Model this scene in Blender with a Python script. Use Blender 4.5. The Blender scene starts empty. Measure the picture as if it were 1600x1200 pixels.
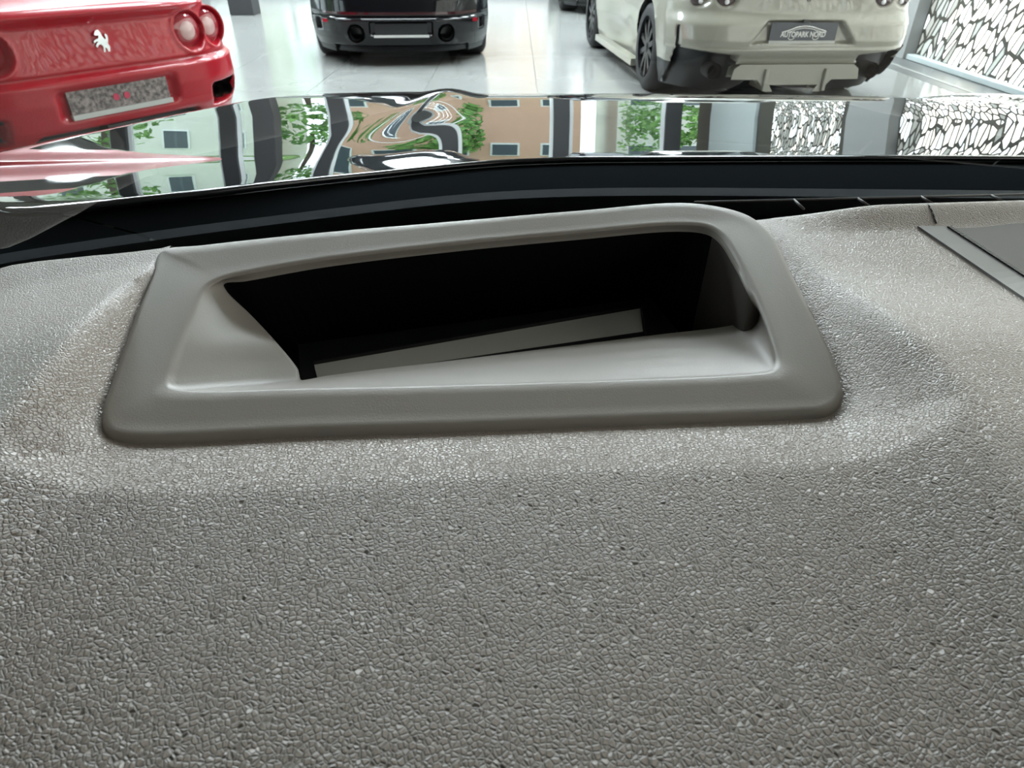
import bpy, bmesh, math, random
import numpy as np
from math import sin, cos, tan, pi, radians, atan2, sqrt, hypot
from mathutils import Vector, Matrix

random.seed(7)
rng = np.random.default_rng(7)
S = bpy.context.scene
C = S.collection

# ------------------------------------------------------------------ camera
FPX, PITCH, ROLL, H = 1059.2, .592, .0094, 1.1987
cam_d = bpy.data.cameras.new('camera'); cam = bpy.data.objects.new('camera', cam_d); C.objects.link(cam)
cam_d.sensor_fit = 'HORIZONTAL'; cam_d.sensor_width = 36.0; cam_d.lens = FPX / 1600 * 36.0
cam_d.clip_start = .01; cam_d.clip_end = 300
cam.location = (0, 0, H)
cam.rotation_euler = (Matrix.Rotation(pi / 2 - PITCH, 3, 'X') @ Matrix.Rotation(ROLL, 3, 'Z')).to_euler()
cam_d.dof.use_dof = True; cam_d.dof.focus_distance = .42; cam_d.dof.aperture_fstop = 26.0
S.camera = cam

# ------------------------------------------------------------------ world and exposure
wd = bpy.data.worlds.new('overcast_sky'); S.world = wd; wd.use_nodes = True
wd.node_tree.nodes['Background'].inputs[0].default_value = (.84, .93, 1.0, 1)
wd.node_tree.nodes['Background'].inputs[1].default_value = 1.5
S.view_settings.view_transform = 'Standard'; S.view_settings.look = 'None'
S.view_settings.exposure = 1.8; S.view_settings.gamma = 1.0
S.view_settings.use_curve_mapping = False

# ------------------------------------------------------------------ helpers
def ray(px, py):
    u, v = px - 800.0, py - 600.0
    c, s = cos(-ROLL), sin(-ROLL)
    u, v = c * u - s * v, s * u + c * v
    return np.array([u / FPX, cos(PITCH) - v / FPX * sin(PITCH), -sin(PITCH) - v / FPX * cos(PITCH)])
def P(px, py, z):
    d = ray(px, py); t = (z - H) / d[2]
    return np.array([0, 0, H]) + d * t
def Pplane(px, py, z0, sl, y0):            # plane z = z0 + sl * (y - y0)
    d = ray(px, py); t = (z0 - sl * y0 - H) / (d[2] - sl * d[1])
    return np.array([0, 0, H]) + d * t

def tag(o, label=None, cat=None, group=None, kind=None):
    if label: o['label'] = label
    if cat: o['category'] = cat
    if group: o['group'] = group
    if kind: o['kind'] = kind
    return o
def empty(name, loc=(0, 0, 0), rz=0.0, parent=None):
    o = bpy.data.objects.new(name, None); C.objects.link(o)
    o.location = loc; o.rotation_euler = (0, 0, rz); o.empty_display_size = .2
    if parent: o.parent = parent
    return o
def obj(name, v, f, m, parent=None, smooth=False, mi=None, loc=None, rot=None):
    me = bpy.data.meshes.new(name)
    me.from_pydata([tuple(map(float, q)) for q in v], [], [tuple(map(int, q)) for q in f]); me.update()
    for mm in (m if isinstance(m, (list, tuple)) else [m]): me.materials.append(mm)
    if mi is not None: me.polygons.foreach_set('material_index', list(mi))
    if smooth: me.polygons.foreach_set('use_smooth', [True] * len(me.polygons))
    o = bpy.data.objects.new(name, me); C.objects.link(o)
    if parent: o.parent = parent
    if loc is not None: o.location = loc
    if rot is not None: o.rotation_euler = rot
    return o
def copy_tree(o, parent=None):
    c = o.copy(); C.objects.link(c); c.parent = parent
    for ch in list(o.children):
        if ch.name in C.objects: copy_tree(ch, c)
    return c
def boxg(x0, x1, y0, y1, z0, z1):
    v = [(x, y, z) for z in (z0, z1) for y in (y0, y1) for x in (x0, x1)]
    f = [(0, 2, 3, 1), (4, 5, 7, 6), (0, 1, 5, 4), (2, 6, 7, 3), (0, 4, 6, 2), (1, 3, 7, 5)]
    return v, f
def bevel_obj(o, w=.004, n=2):
    md = o.modifiers.new('bevel', 'BEVEL'); md.width = w; md.segments = n; md.limit_method = 'ANGLE'
    return o
def box(name, b, m, parent=None, bev=0):
    o = obj(name, *boxg(*b), m, parent)
    return bevel_obj(o, bev) if bev else o
def merge(*geos):
    V, Fa = [], []
    for v, f in geos:
        k = len(V); V += list(v); Fa += [tuple(i + k for i in q) for q in f]
    return V, Fa
def tubeg(a, b, r, n=10, r2=None, cap=True):
    a, b = Vector(a), Vector(b); d = (b - a).normalized()
    s = d.orthogonal().normalized(); t = d.cross(s); r2 = r if r2 is None else r2
    v = []
    for q, rr in ((a, r), (b, r2)):
        for i in range(n):
            an = 2 * pi * i / n; v.append(tuple(q + (s * cos(an) + t * sin(an)) * rr))
    f = [(i, (i + 1) % n, n + (i + 1) % n, n + i) for i in range(n)]
    if cap: f += [tuple(range(n - 1, -1, -1)), tuple(range(n, 2 * n))]
    return v, f
def lathe(prof, n=32, axis='Y'):           # profile of (radius, along-axis)
    v, f = [], []
    for r, a in prof:
        for i in range(n):
            an = 2 * pi * i / n
            v.append((r * cos(an), a, r * sin(an)) if axis == 'Y' else ((a, r * cos(an), r * sin(an)) if axis == 'X' else (r * cos(an), r * sin(an), a)))
    for k in range(len(prof) - 1):
        for i in range(n):
            j = (i + 1) % n; f.append((k * n + i, k * n + j, (k + 1) * n + j, (k + 1) * n + i))
    return v, f
def gridf(nu, nv, off=0):
    return [(off + j * nu + i, off + j * nu + i + 1, off + (j + 1) * nu + i + 1, off + (j + 1) * nu + i) for j in range(nv - 1) for i in range(nu - 1)]
def sstep(t): 
    t = np.clip(t, 0, 1); return t * t * (3 - 2 * t)

# ------------------------------------------------------------------ materials
def mat(name, col, rough=.5, metal=0., spec=.5, coat=0., coat_r=.05, emit=None, es=0.):
    m = bpy.data.materials.new(name); m.use_nodes = True
    b = m.node_tree.nodes['Principled BSDF']
    b.inputs['Base Color'].default_value = (*col, 1); b.inputs['Roughness'].default_value = rough
    b.inputs['Metallic'].default_value = metal; b.inputs['Specular IOR Level'].default_value = spec
    b.inputs['Coat Weight'].default_value = coat; b.inputs['Coat Roughness'].default_value = coat_r
    if emit: b.inputs['Emission Color'].default_value = (*emit, 1); b.inputs['Emission Strength'].default_value = es
    return m
def nodes(m):
    nt = m.node_tree; return nt, nt.nodes, nt.links, nt.nodes['Principled BSDF']
def add_noise_col(m, c1, c2, scale, detail=3):
    nt, N, L, b = nodes(m)
    tc = N.new('ShaderNodeTexCoord'); no = N.new('ShaderNodeTexNoise'); no.inputs['Scale'].default_value = scale; no.inputs['Detail'].default_value = detail
    r = N.new('ShaderNodeValToRGB'); r.color_ramp.elements[0].position = .35; r.color_ramp.elements[1].position = .65
    r.color_ramp.elements[0].color = (*c1, 1); r.color_ramp.elements[1].color = (*c2, 1)
    L.new(tc.outputs['Object'], no.inputs['Vector']); L.new(no.outputs['Fac'], r.inputs['Fac']); L.new(r.outputs['Color'], b.inputs['Base Color'])
def add_bump(m, scale, strength, dist, detail=2):
    nt, N, L, b = nodes(m)
    tc = N.new('ShaderNodeTexCoord'); no = N.new('ShaderNodeTexNoise'); no.inputs['Scale'].default_value = scale; no.inputs['Detail'].default_value = detail
    bp = N.new('ShaderNodeBump'); bp.inputs['Strength'].default_value = strength; bp.inputs['Distance'].default_value = dist
    L.new(tc.outputs['Object'], no.inputs['Vector']); L.new(no.outputs['Fac'], bp.inputs['Height']); L.new(bp.outputs['Normal'], b.inputs['Normal'])

def make_leather():
    m = mat('grained_leather', (.262, .217, .186), .40, spec=.85)
    nt, N, L, b = nodes(m)
    tc = N.new('ShaderNodeTexCoord')
    # warp the coordinates so the grain cells are irregular
    wn = N.new('ShaderNodeTexNoise'); wn.inputs['Scale'].default_value = 180; wn.inputs['Detail'].default_value = 2
    L.new(tc.outputs['Object'], wn.inputs['Vector'])
    sub = N.new('ShaderNodeVectorMath'); sub.operation = 'SUBTRACT'; sub.inputs[1].default_value = (.5, .5, .5)
    L.new(wn.outputs['Color'], sub.inputs[0])
    sc = N.new('ShaderNodeVectorMath'); sc.operation = 'SCALE'; sc.inputs['Scale'].default_value = .0011
    L.new(sub.outputs[0], sc.inputs[0])
    ad = N.new('ShaderNodeVectorMath'); ad.operation = 'ADD'
    L.new(tc.outputs['Object'], ad.inputs[0]); L.new(sc.outputs[0], ad.inputs[1])
    v1 = N.new('ShaderNodeTexVoronoi'); v1.feature = 'DISTANCE_TO_EDGE'; v1.inputs['Scale'].default_value = 640
    L.new(ad.outputs[0], v1.inputs['Vector'])
    r1 = N.new('ShaderNodeValToRGB'); r1.color_ramp.interpolation = 'EASE'
    r1.color_ramp.elements[0].position = .0; r1.color_ramp.elements[1].position = .20
    L.new(v1.outputs['Distance'], r1.inputs['Fac'])
    v2 = N.new('ShaderNodeTexNoise'); v2.inputs['Scale'].default_value = 1500; v2.inputs['Detail'].default_value = 2
    L.new(tc.outputs['Object'], v2.inputs['Vector'])
    mx = N.new('ShaderNodeMath'); mx.operation = 'MULTIPLY_ADD'; mx.inputs[1].default_value = .10
    L.new(v2.outputs['Fac'], mx.inputs[0]); L.new(r1.outputs['Color'], mx.inputs[2])
    # the grain is rolled flatter towards the windshield
    sp = N.new('ShaderNodeSeparateXYZ'); L.new(tc.outputs['Object'], sp.inputs[0])
    mr = N.new('ShaderNodeMapRange'); mr.inputs['From Min'].default_value = -.045; mr.inputs['From Max'].default_value = .03
    mr.inputs['To Min'].default_value = 1.0; mr.inputs['To Max'].default_value = .30
    L.new(sp.outputs['Y'], mr.inputs['Value'])
    bp = N.new('ShaderNodeBump'); bp.inputs['Distance'].default_value = .0019
    L.new(mr.outputs[0], bp.inputs['Strength'])
    L.new(mx.outputs[0], bp.inputs['Height']); L.new(bp.outputs['Normal'], b.inputs['Normal'])
    return m

def glass_mat(name, tint=(1, 1, 1), refl=1.0, ior=1.45):
    m = bpy.data.materials.new(name); m.use_nodes = True
    nt = m.node_tree; nt.nodes.clear(); N = nt.nodes; L = nt.links
    o = N.new('ShaderNodeOutputMaterial'); mix = N.new('ShaderNodeMixShader')
    tr = N.new('ShaderNodeBsdfTransparent'); tr.inputs[0].default_value = (*tint, 1)
    gl = N.new('ShaderNodeBsdfGlossy'); gl.inputs['Roughness'].default_value = .0
    fr = N.new('ShaderNodeFresnel'); fr.inputs['IOR'].default_value = ior
    L.new(fr.outputs[0], mix.inputs[0]); L.new(tr.outputs[0], mix.inputs[1]); L.new(gl.outputs[0], mix.inputs[2]); L.new(mix.outputs[0], o.inputs[0])
    return m

M = {}
M['leather'] = make_leather()
M['bezel'] = mat('bezel_soft_plastic', (.255, .226, .202), .42, spec=.42); add_bump(M['bezel'], 1400, .25, .0003)
M['well'] = mat('well_plastic', (.055, .045, .040), .6, spec=.25)
M['flock'] = mat('black_flock', (.004, .004, .005), .9, spec=.1)
M['optic'] = mat('display_mirror', (.42, .40, .37), .35, spec=.5)
M['optic_frame'] = mat('display_frame_black', (.006, .006, .007), .35)
M['vent'] = mat('vent_plastic', (.055, .05, .047), .5)
M['speaker_frame'] = mat('speaker_frame_satin', (.15, .146, .142), .42)
M['grille'] = mat('speaker_grille_mesh', (.085, .075, .067), .55)
M['black'] = mat('black_plastic', (.010, .010, .011), .5)
M['frit'] = mat('black_frit', (.05, .056, .064), .4, spec=.4)
M['cowl'] = mat('cowl_plastic', (.010, .012, .014), .6, spec=.0)
M['headliner'] = mat('headliner_cloth', (.28, .25, .225), .9)
M['trim_dark'] = mat('cabin_trim', (.05, .045, .04), .7)
M['hood'] = mat('black_paint', (.004, .004, .005), .04, spec=.0, coat=1.0, coat_r=.0)
M['windshield'] = glass_mat('windshield_glass', (.95, .98, .97), ior=1.26)
M['pane'] = glass_mat('window_glass', (.95, .98, .98))
M['rubber'] = mat('tyre_rubber', (.012, .012, .013), .75)
M['rim_dark'] = mat('dark_rim', (.035, .035, .038), .3, metal=.6)
M['rim_silver'] = mat('silver_rim', (.5, .5, .52), .3, metal=.9)
M['red'] = mat('red_paint', (.36, .0025, .013), .3, spec=.25, coat=.4, coat_r=.03)
M['white'] = mat('cream_white_paint', (.25, .241, .20), .3, spec=.5, coat=.8, coat_r=.03)
M['carblack'] = mat('black_car_paint', (.003, .003, .004), .25, spec=.05, coat=.7, coat_r=.03)
M['carglass'] = mat('dark_car_glass', (.01, .012, .014), .05, spec=.6)
M['diff'] = mat('diffuser_black', (.012, .013, .015), .4)
M['lens_red'] = mat('red_lens', (.30, .008, .02), .12, coat=1)
M['lens_mid'] = mat('clear_lens', (.55, .35, .34), .2, coat=1)
M['lens_dark'] = mat('smoked_lens', (.03, .006, .008), .1, coat=1)
M['led'] = mat('led_white', (.75, .75, .78), .25)
M['chrome'] = mat('chrome', (.75, .75, .76), .14, metal=1)
M['pipe'] = mat('exhaust_steel', (.16, .16, .16), .35, metal=.9)
M['plate_dark'] = mat('plate_slate', (.075, .08, .095), .5)
M['plate_speckle'] = mat('plate_speckled', (.06, .05, .05), .5); add_noise_col(M['plate_speckle'], (.06, .05, .048), (.30, .25, .24), 55, 4)
M['strip'] = mat('plate_strip_grey', (.48, .48, .46), .4)
M['dot'] = mat('red_dot', (.5, .03, .08), .5)
M['print'] = mat('white_print', (.72, .70, .68), .5)
M['tile'] = mat('floor_tile', (.44, .445, .42), .16, spec=.5)
add_noise_col(M['tile'], (.19, .193, .185), (.215, .218, .21), 1.4)
M['grout'] = mat('floor_grout', (.13, .13, .125), .6)
M['floor_dark'] = mat('floor_border', (.075, .078, .076), .35)
M['stripe'] = mat('floor_stripe', (.19, .195, .185), .4)
M['wallgrey'] = mat('wall_plaster', (.20, .205, .20), .8)
M['ceil'] = mat('ceiling_paint', (.3, .3, .29), .9)
M['column'] = mat('column_black', (.025, .025, .027), .5)
M['frame_white'] = mat('window_frame_white', (.75, .78, .78), .4)
M['sill'] = mat('sill_white', (.33, .37, .37), .4)
M['lattice'] = mat('lattice_dark', (.035, .033, .025), .6)
M['added_lamp'] = mat('added_light_diffuser', (.9, .9, .9), .5, emit=(.86, .95, 1.0), es=11.5)
M['leaf'] = mat('foliage', (.10, .26, .05), .6); add_noise_col(M['leaf'], (.06, .18, .03), (.22, .42, .10), 3)
M['lawn'] = mat('lawn', (.16, .30, .07), .8)
M['bark'] = mat('bark', (.08, .06, .045), .9)
M['pinkwall'] = mat('salmon_render', (.62, .38, .28), .8)
M['palewall'] = mat('pale_render', (.66, .66, .62), .8)
M['darkwin'] = mat('building_window', (.08, .1, .12), .1)
M['paving'] = mat('paving', (.45, .44, .42), .8)
CELL = []
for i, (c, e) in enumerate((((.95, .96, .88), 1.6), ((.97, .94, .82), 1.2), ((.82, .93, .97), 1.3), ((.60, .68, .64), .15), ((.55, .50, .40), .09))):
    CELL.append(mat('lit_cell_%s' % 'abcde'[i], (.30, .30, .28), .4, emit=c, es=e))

# ------------------------------------------------------------------ showroom shell
XL, XR, YB, YF, ZC = -13.0, 4.5, -6.0, 18.0, 4.8
fl = tag(obj('floor', [(XL, YB, -.012), (XR, YB, -.012), (XR, YF, -.012), (XL, YF, -.012)], [(0, 1, 2, 3)], M['grout']), kind='structure')
TS = 1.0
tv, tf = boxg(.003, TS - .003, .003, TS - .003, -.03, 0)
tme = None
for ix in range(-7, 4):
    for iy in range(2, 17):
        if tme is None:
            o = obj('tile', tv, tf, M['tile'], fl); tme = o.data
        else:
            o = bpy.data.objects.new('tile', tme); C.objects.link(o); o.parent = fl
        o.location = (ix * TS + .2, iy * TS + .35, 0)
box('border_strip', (3.95 + .003, 4.42, 2.35, 17.35, -.03, 0.001), M['floor_dark'], fl)
box('tile_field', (XL, 4.2, YB, 2.347, -.03, 0), M['tile'], fl)
box('tile_field', (XL, -6.803, 2.35, YF, -.03, 0), M['tile'], fl)
box('pale_strip', (4.10, 4.15, 2.35, 17.35, -.02, .004), M['stripe'], fl)
tag(box('ceiling', (XL, XR + .4, YB, YF, ZC, ZC + .2), M['ceil']), kind='structure')
tag(box('wall_back', (XL, XR, YB - .2, YB, 0, ZC), M['wallgrey']), kind='structure')

# lit lattice wall on the right: every cell a pane of its own
def clip(poly, p, n):
    out = []
    for i in range(len(poly)):
        a, b = poly[i], poly[(i + 1) % len(poly)]
        da, db = (a - p) @ n, (b - p) @ n
        if da <= 0: out.append(a)
        if (da < 0) != (db < 0) and da != db:
            out.append(a + (b - a) * (da / (da - db)))
    return out
wr = tag(obj('wall_right', *boxg(XR + .03, XR + .25, YB, YF, 0, ZC), M['lattice']), kind='structure')
def lattice(y0, y1, z0, z1, parent, nmax):
    shear, asp = .40, 2.3
    sp = .086
    pts = []
    a0, a1 = y0 - 1.2, y1 + 1.2
    ny = int((a1 - a0) / sp); nz = int((z1 - z0) / (sp * asp)) + 2
    for j in range(-1, nz):
        for i in range(ny):
            u = a0 + (i + .5 * (j % 2) + rng.uniform(-.48, .48)) * sp
            w = (j + .5 + rng.uniform(-.46, .46)) * sp
            pts.append((u, w))
    pts = np.array(pts)
    cells = []
    for k, q in enumerate(pts):
        d = np.hypot(*(pts - q).T)
        nb = np.argsort(d)[1:15]
        poly = [q + np.array(c) * sp * 2 for c in ((-1, -1), (1, -1), (1, 1), (-1, 1))]
        for n in nb:
            mid = (pts[n] + q) / 2; nn = pts[n] - q; L_ = np.hypot(*nn); nn = nn / L_
            poly = clip(poly, mid - nn * (.0135 * abs(nn[0]) + .0065 * abs(nn[1])), nn)
            if len(poly) < 3: break
        if len(poly) < 3: continue
        pw = [np.array([a[0] + shear * (a[1] * asp) * -1, z0 + a[1] * asp]) for a in poly]
        for (p_, n_) in (((y0, 0), (-1, 0)), ((y1, 0), (1, 0)), ((0, z0), (0, -1)), ((0, z1), (0, 1))):
            pw = clip(pw, np.array(p_, float), np.array(n_, float))
            if len(pw) < 3: break
        if len(pw) < 3: continue
        cells.append(pw)
    cells.sort(key=lambda pw: np.mean([a[1] for a in pw]) + (5 if np.mean([a[0] for a in pw]) < 5.2 else 0))
    rest = []
    for k, pw in enumerate(cells):
        n = len(pw)
        c = np.mean(pw, axis=0)
        pw = [c + (a - c) * rng.uniform(.95, .99) for a in pw]
        v = [(XR + .03, a[0], a[1]) for a in pw] + [(XR + .026, a[0], a[1]) for a in pw]
        f = [tuple(range(n, 2 * n)), ] + [(i, (i + 1) % n, n + (i + 1) % n, n + i) for i in range(n)]
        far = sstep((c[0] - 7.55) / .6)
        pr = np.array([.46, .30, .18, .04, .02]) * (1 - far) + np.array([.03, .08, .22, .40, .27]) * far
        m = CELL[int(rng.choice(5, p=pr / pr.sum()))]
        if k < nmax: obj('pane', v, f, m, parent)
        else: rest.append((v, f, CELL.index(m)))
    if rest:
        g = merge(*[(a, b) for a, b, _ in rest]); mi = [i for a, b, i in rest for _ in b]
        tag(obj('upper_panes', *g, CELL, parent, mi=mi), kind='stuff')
lattice(-5.5, 8.45, .055, 4.3, wr, 290)  # lit cells extended back beyond view to light the dashboard from the right
box('window_sill', (4.43, XR + .03, YB, 8.47, .002, .055), M['sill'], wr, .006)
lattice(10.0, 12.7, .055, 4.3, wr, 0)
box('wall_panel', (4.46, XR + .03, 13.5, 16.6, .3, 4.0), M['sill'], wr, .01)
box('pilaster', (4.40, XR + .03, 8.48, 9.6, .002, ZC), M['wallgrey'], wr)
box('upper_band', (4.42, XR + .03, YB, YF, 4.31, ZC), M['wallgrey'], wr)

# window walls in front and on the left, black columns between the bays
wf = tag(box('wall_front', (XL, XR, YF, YF + .2, 4.2, ZC), M['wallgrey']), kind='structure')
box('low_wall', (XL, XR, YF, YF + .2, 0, .35), M['wallgrey'], wf)
wl = tag(box('wall_left', (XL - .2, XL, YB, YF, 4.2, ZC), M['wallgrey']), kind='structure')
box('low_wall', (XL - .2, XL, YB, YF, 0, .35), M['wallgrey'], wl)
def bay(n, a, b, side):
    if side == 'f':
        g = [boxg(a, b, YF + .02, YF + .12, .35, .45), boxg(a, b, YF + .02, YF + .12, 4.1, 4.2), boxg(a, a + .09, YF + .02, YF + .12, .45, 4.1), boxg(b - .09, b, YF + .02, YF + .12, .45, 4.1),
             boxg(a + .09, b - .09, YF + .03, YF + .11, 2.75, 2.81)]
        pn = boxg(a + .09, b - .09, YF + .065, YF + .075, .45, 4.1)
    else:
        g = [boxg(XL - .12, XL - .02, a, b, .35, .45), boxg(XL - .12, XL - .02, a, b, 4.1, 4.2), boxg(XL - .12, XL - .02, a, a + .09, .45, 4.1), boxg(XL - .12, XL - .02, b - .09, b, .45, 4.1),
             boxg(XL - .11, XL - .03, a + .09, b - .09, 2.75, 2.81)]
        pn = boxg(XL - .075, XL - .065, a + .09, b - .09, .45, 4.1)
    w = tag(obj('window_%d' % n, *merge(*g), M['frame_white']), kind='structure')
    obj('pane', *pn, M['pane'], w)
k = 1
xs = [-12.9, -10.1, -7.3, -4.5, -1.7, 1.1, 3.9]
for a, b in zip(xs[:-1], xs[1:]):
    bay(k, a + .2, b - .2, 'f'); k += 1
ys = [-5.6, -2.0, 1.6, 5.2, 8.8, 12.4, 16.0]
for a, b in zip(ys[:-1], ys[1:]):
    bay(k, a + .22, b - .22, 's'); k += 1
for x in xs: box('mullion', (x - .2, x + .2, YF - .1, YF + .2, .35, 4.2), M['column'], wf)
for y in ys: box('mullion', (XL - .2, XL + .1, y - .22, y + .22, .35, 4.2), M['column'], wl)
cp = P(378, 24, 0)
def column(x, y, label):
    o = box('column', (x - .19, x + .19, y, y + .38, 0, ZC), M['column'], None, .008)
    tag(o, label, 'column')
column(cp[0], cp[1], 'black square column standing on the pale floor between red and black cars')
# added light panels out of view, placed to light the dashboard from ahead
for ix, x in enumerate((-5.2, -1.4, 2.4)):
    for iy, y in enumerate((6.2, 8.4, 10.6, 12.8, 15.0)):
        t = empty('added_light', (x, y, ZC)); tag(t, 'long white light panel added out of view above the showroom', 'ceiling light', 'added light panels above the showroom')
        obj('housing', *merge(boxg(-1.22, 1.22, -.52, -.48, -.06, 0), boxg(-1.22, 1.22, .48, .52, -.06, 0), boxg(-1.22, -1.18, -.48, .48, -.06, 0), boxg(1.18, 1.22, -.48, .48, -.06, 0)), M['frame_white'], t)
        obj('diffuser', *boxg(-1.18, 1.18, -.48, .48, -.04, -.01), M['added_lamp'], t)

# ------------------------------------------------------------------ outside, seen mirrored in the hood
tag(obj('ground_outside', [(-60, -40, -.05), (60, -40, -.05), (60, 80, -.05), (-60, 80, -.05)], [(0, 1, 2, 3)], M['lawn']), kind='structure')
tag(obj('street', *boxg(-60, 60, 24, 30, -.05, 0), M['paving']), kind='structure')
def building(x0, x1, y0, y1, h, m, label, nx, nz):
    t = empty('building', ((x0 + x1) / 2, y0, 0)); tag(t, label, 'building')
    cx = (x0 + x1) / 2
    obj('wall', *boxg(x0 - cx, x1 - cx, 0, y1 - y0, 0, h), m, t)
    obj('roof', *boxg(x0 - cx - .3, x1 - cx + .3, -.3, y1 - y0 + .3, h, h + .4), M['trim_dark'], t)
    for i in range(nx):
        for j in range(nz):
            wx = x0 - cx + (i + .5) * (x1 - x0) / nx; wz = 1.2 + j * (h - 1) / nz
            f = obj('window', *boxg(wx - .7, wx + .7, -.08, .02, wz, wz + 1.5), M['frame_white'], t)
            obj('pane', *boxg(wx - .6, wx + .6, -.1, -.07, wz + .1, wz + 1.4), M['darkwin'], f)
def tree(x, y, h, r, label):
    t = empty('tree', (x, y, 0)); tag(t, label, 'tree', 'trees outside the windows')
    obj('trunk', *tubeg((0, 0, -.1), (0, 0, h * .6), .16, 8, .09), M['bark'], t)
    n = 900
    V, Fa = [], []
    for i in range(n):
        d = rng.normal(size=3); d /= np.linalg.norm(d); q = d * r * rng.uniform(.55, 1) ** .5 * np.array([1, 1, .8]) * (1 + .25 * sin(3 * d[0] + x) * cos(4 * d[2])) + np.array([0, 0, h])
        a = rng.normal(size=3); a /= np.linalg.norm(a); b = np.cross(a, d); b /= (np.linalg.norm(b) + 1e-6)
        s = rng.uniform(.12, .24)
        kk = len(V); V += [q - a * s, q + b * s * .6, q + a * s, q - b * s * .6]; Fa.append((kk, kk + 1, kk + 2, kk + 3))
    o = obj('crown', V, Fa, M['leaf'], t); o['kind'] = 'stuff'

# ------------------------------------------------------------------ dashboard
ZN, SLB, Y0B = H - .165, .23, .213          # bezel plane
ZB, SLD, Y0D = H - .161, .135, .176         # leather base plane
bez = lambda px, py: Pplane(px, py, ZN, SLB, Y0B)
bas = lambda px, py: Pplane(px, py, ZB, SLD, Y0D)
def closed_spline(pts, sub):
    pts = np.array(pts, float); n = len(pts); out = []
    for i in range(n):
        p0, p1, p2, p3 = pts[i - 1], pts[i], pts[(i + 1) % n], pts[(i + 2) % n]
        l0, l1, l2 = [max(np.linalg.norm(b - a), 1e-6) ** .5 for a, b in ((p0, p1), (p1, p2), (p2, p3))]
        m1 = (p2 - p1) / l1 - (p2 - p0) / (l0 + l1) + (p1 - p0) / l0
        m2 = (p3 - p2) / l2 - (p3 - p1) / (l1 + l2) + (p2 - p1) / l1
        m1 = m1 * l1; m2 = m2 * l1
        for k in range(sub):
            t = k / sub
            out.append((2 * t**3 - 3 * t**2 + 1) * p1 + (t**3 - 2 * t**2 + t) * m1 + (-2 * t**3 + 3 * t**2) * p2 + (t**3 - t**2) * m2)
    return np.array(out)
OUT = [(158, 640), (165, 668), (200, 678), (480, 668), (740, 660), (1000, 650), (1250, 641), (1295, 636), (1316, 618), (1314, 590), (1285, 520), (1240, 430),
       (1200, 358), (1165, 333), (1080, 316), (900, 328), (700, 345), (500, 362), (320, 381), (252, 390), (238, 425), (215, 480), (185, 560), (168, 610)]
LIP = [(268, 588), (270, 600), (290, 606), (480, 603), (740, 597), (1000, 589), (1180, 580), (1203, 576), (1212, 565), (1203, 524), (1177, 455), (1151, 404),
       (1125, 365), (1105, 352), (1060, 348), (900, 361), (700, 380), (500, 404), (380, 425), (345, 434), (325, 446), (305, 485), (285, 535), (273, 570)]
SUB = 8
Lout = closed_spline([bez(*q) for q in OUT], SUB)
Llip = closed_spline([bez(*q) for q in LIP], SUB)
lipw = np.array([bez(*q) for q in LIP])
# lower edge of the funnel: on the near and left side taken from where it shows, elsewhere under the lip
low = []
LOWPX = {0: (466, 578, .014), 1: (468, 589, .014), 2: (472, 594, .014), 3: (505, 588, .014), 4: (740, 559, .014), 5: (1000, 526, .014), 6: (1145, 508, .013), 7: (1170, 500, .010), 8: (1182, 491, .006), 9: (1186.5, 484, .003),
         19: (349, 440, .004), 20: (352, 452, .006), 21: (392, 492, .013), 22: (432, 535, .012), 23: (458, 566, .014)}
for i in range(24):
    if i in LOWPX:
        px, py, dz = LOWPX[i]; zz = lipw[i][2] - dz; low.append(P(px, py, zz))
    else:
        q = lipw[i].copy()
        if 10 <= i <= 12: q[0] -= .0005; q[2] -= .003
        else: q[1] += .001; q[2] -= .004
        low.append(q)
Llow = closed_spline(low, SUB)
def off2(loop, d):                           # move outwards (+) in plan
    nx = np.roll(loop, -1, 0) - np.roll(loop, 1, 0)
    n = np.stack([nx[:, 1], -nx[:, 0], np.zeros(len(loop))], 1); n /= np.linalg.norm(n, axis=1)[:, None]
    return loop + n * d
if np.sum(Lout[:, 0] * np.roll(Lout[:, 1], -1) - np.roll(Lout[:, 0], -1) * Lout[:, 1]) < 0:
    _o = off2; off2 = lambda l, d: _o(l, -d)
dz = lambda l, d: l + np.array([0, 0, d])
DASH = empty('dashboard', (0, .2, ZN - .05)); tag(DASH, 'taupe leather dashboard with head-up display opening in front of the driver', 'dashboard')
DOFF = np.array([0, .2, ZN - .05])
def dobj(name, v, f, m, parent=None, smooth=True, **k):
    o = obj(name, np.array(v, float) - DOFF, f, m, parent or DASH, smooth, **k); return o
def loops_mesh(loops):
    n = len(loops[0]); V = np.concatenate(loops); F_ = []
    for a in range(len(loops) - 1):
        for i in range(n):
            j = (i + 1) % n; F_.append((a * n + i, a * n + j, (a + 1) * n + j, (a + 1) * n + i))
    return V, F_
def lerp(a, b, t): return a + (b - a) * t
LB = [dz(off2(Lout, .0012), 0) - np.stack([0 * Lout[:, 0], 0 * Lout[:, 0], .03 - .021 * sstep((Lout[:, 1] - .27) / .04)], 1), dz(off2(Lout, .0012), -.006), dz(off2(Lout, .0006), -.0028), dz(Lout, -.0012), dz(off2(Lout, -.0012), -.0002), off2(Lout, -.003)]
for t in (.25, .5, .75): LB.append(lerp(off2(Lout, -.003), off2(Llip, .003), t))
LB += [off2(Llip, .003), dz(off2(Llip, .0012), -.0003), dz(Llip, -.0014)]
def inner(t): return lerp(dz(Llip, -.0014), Llow, t)
LB += [inner(.04), inner(.5), inner(.97), Llow, dz(Llow, -.0015)]
V, Fc = loops_mesh(LB)
bezel = dobj('display_bezel', V, Fc, M['bezel'])
tag(bezel, 'smooth matt taupe bezel framing the head-up display opening')
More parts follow.
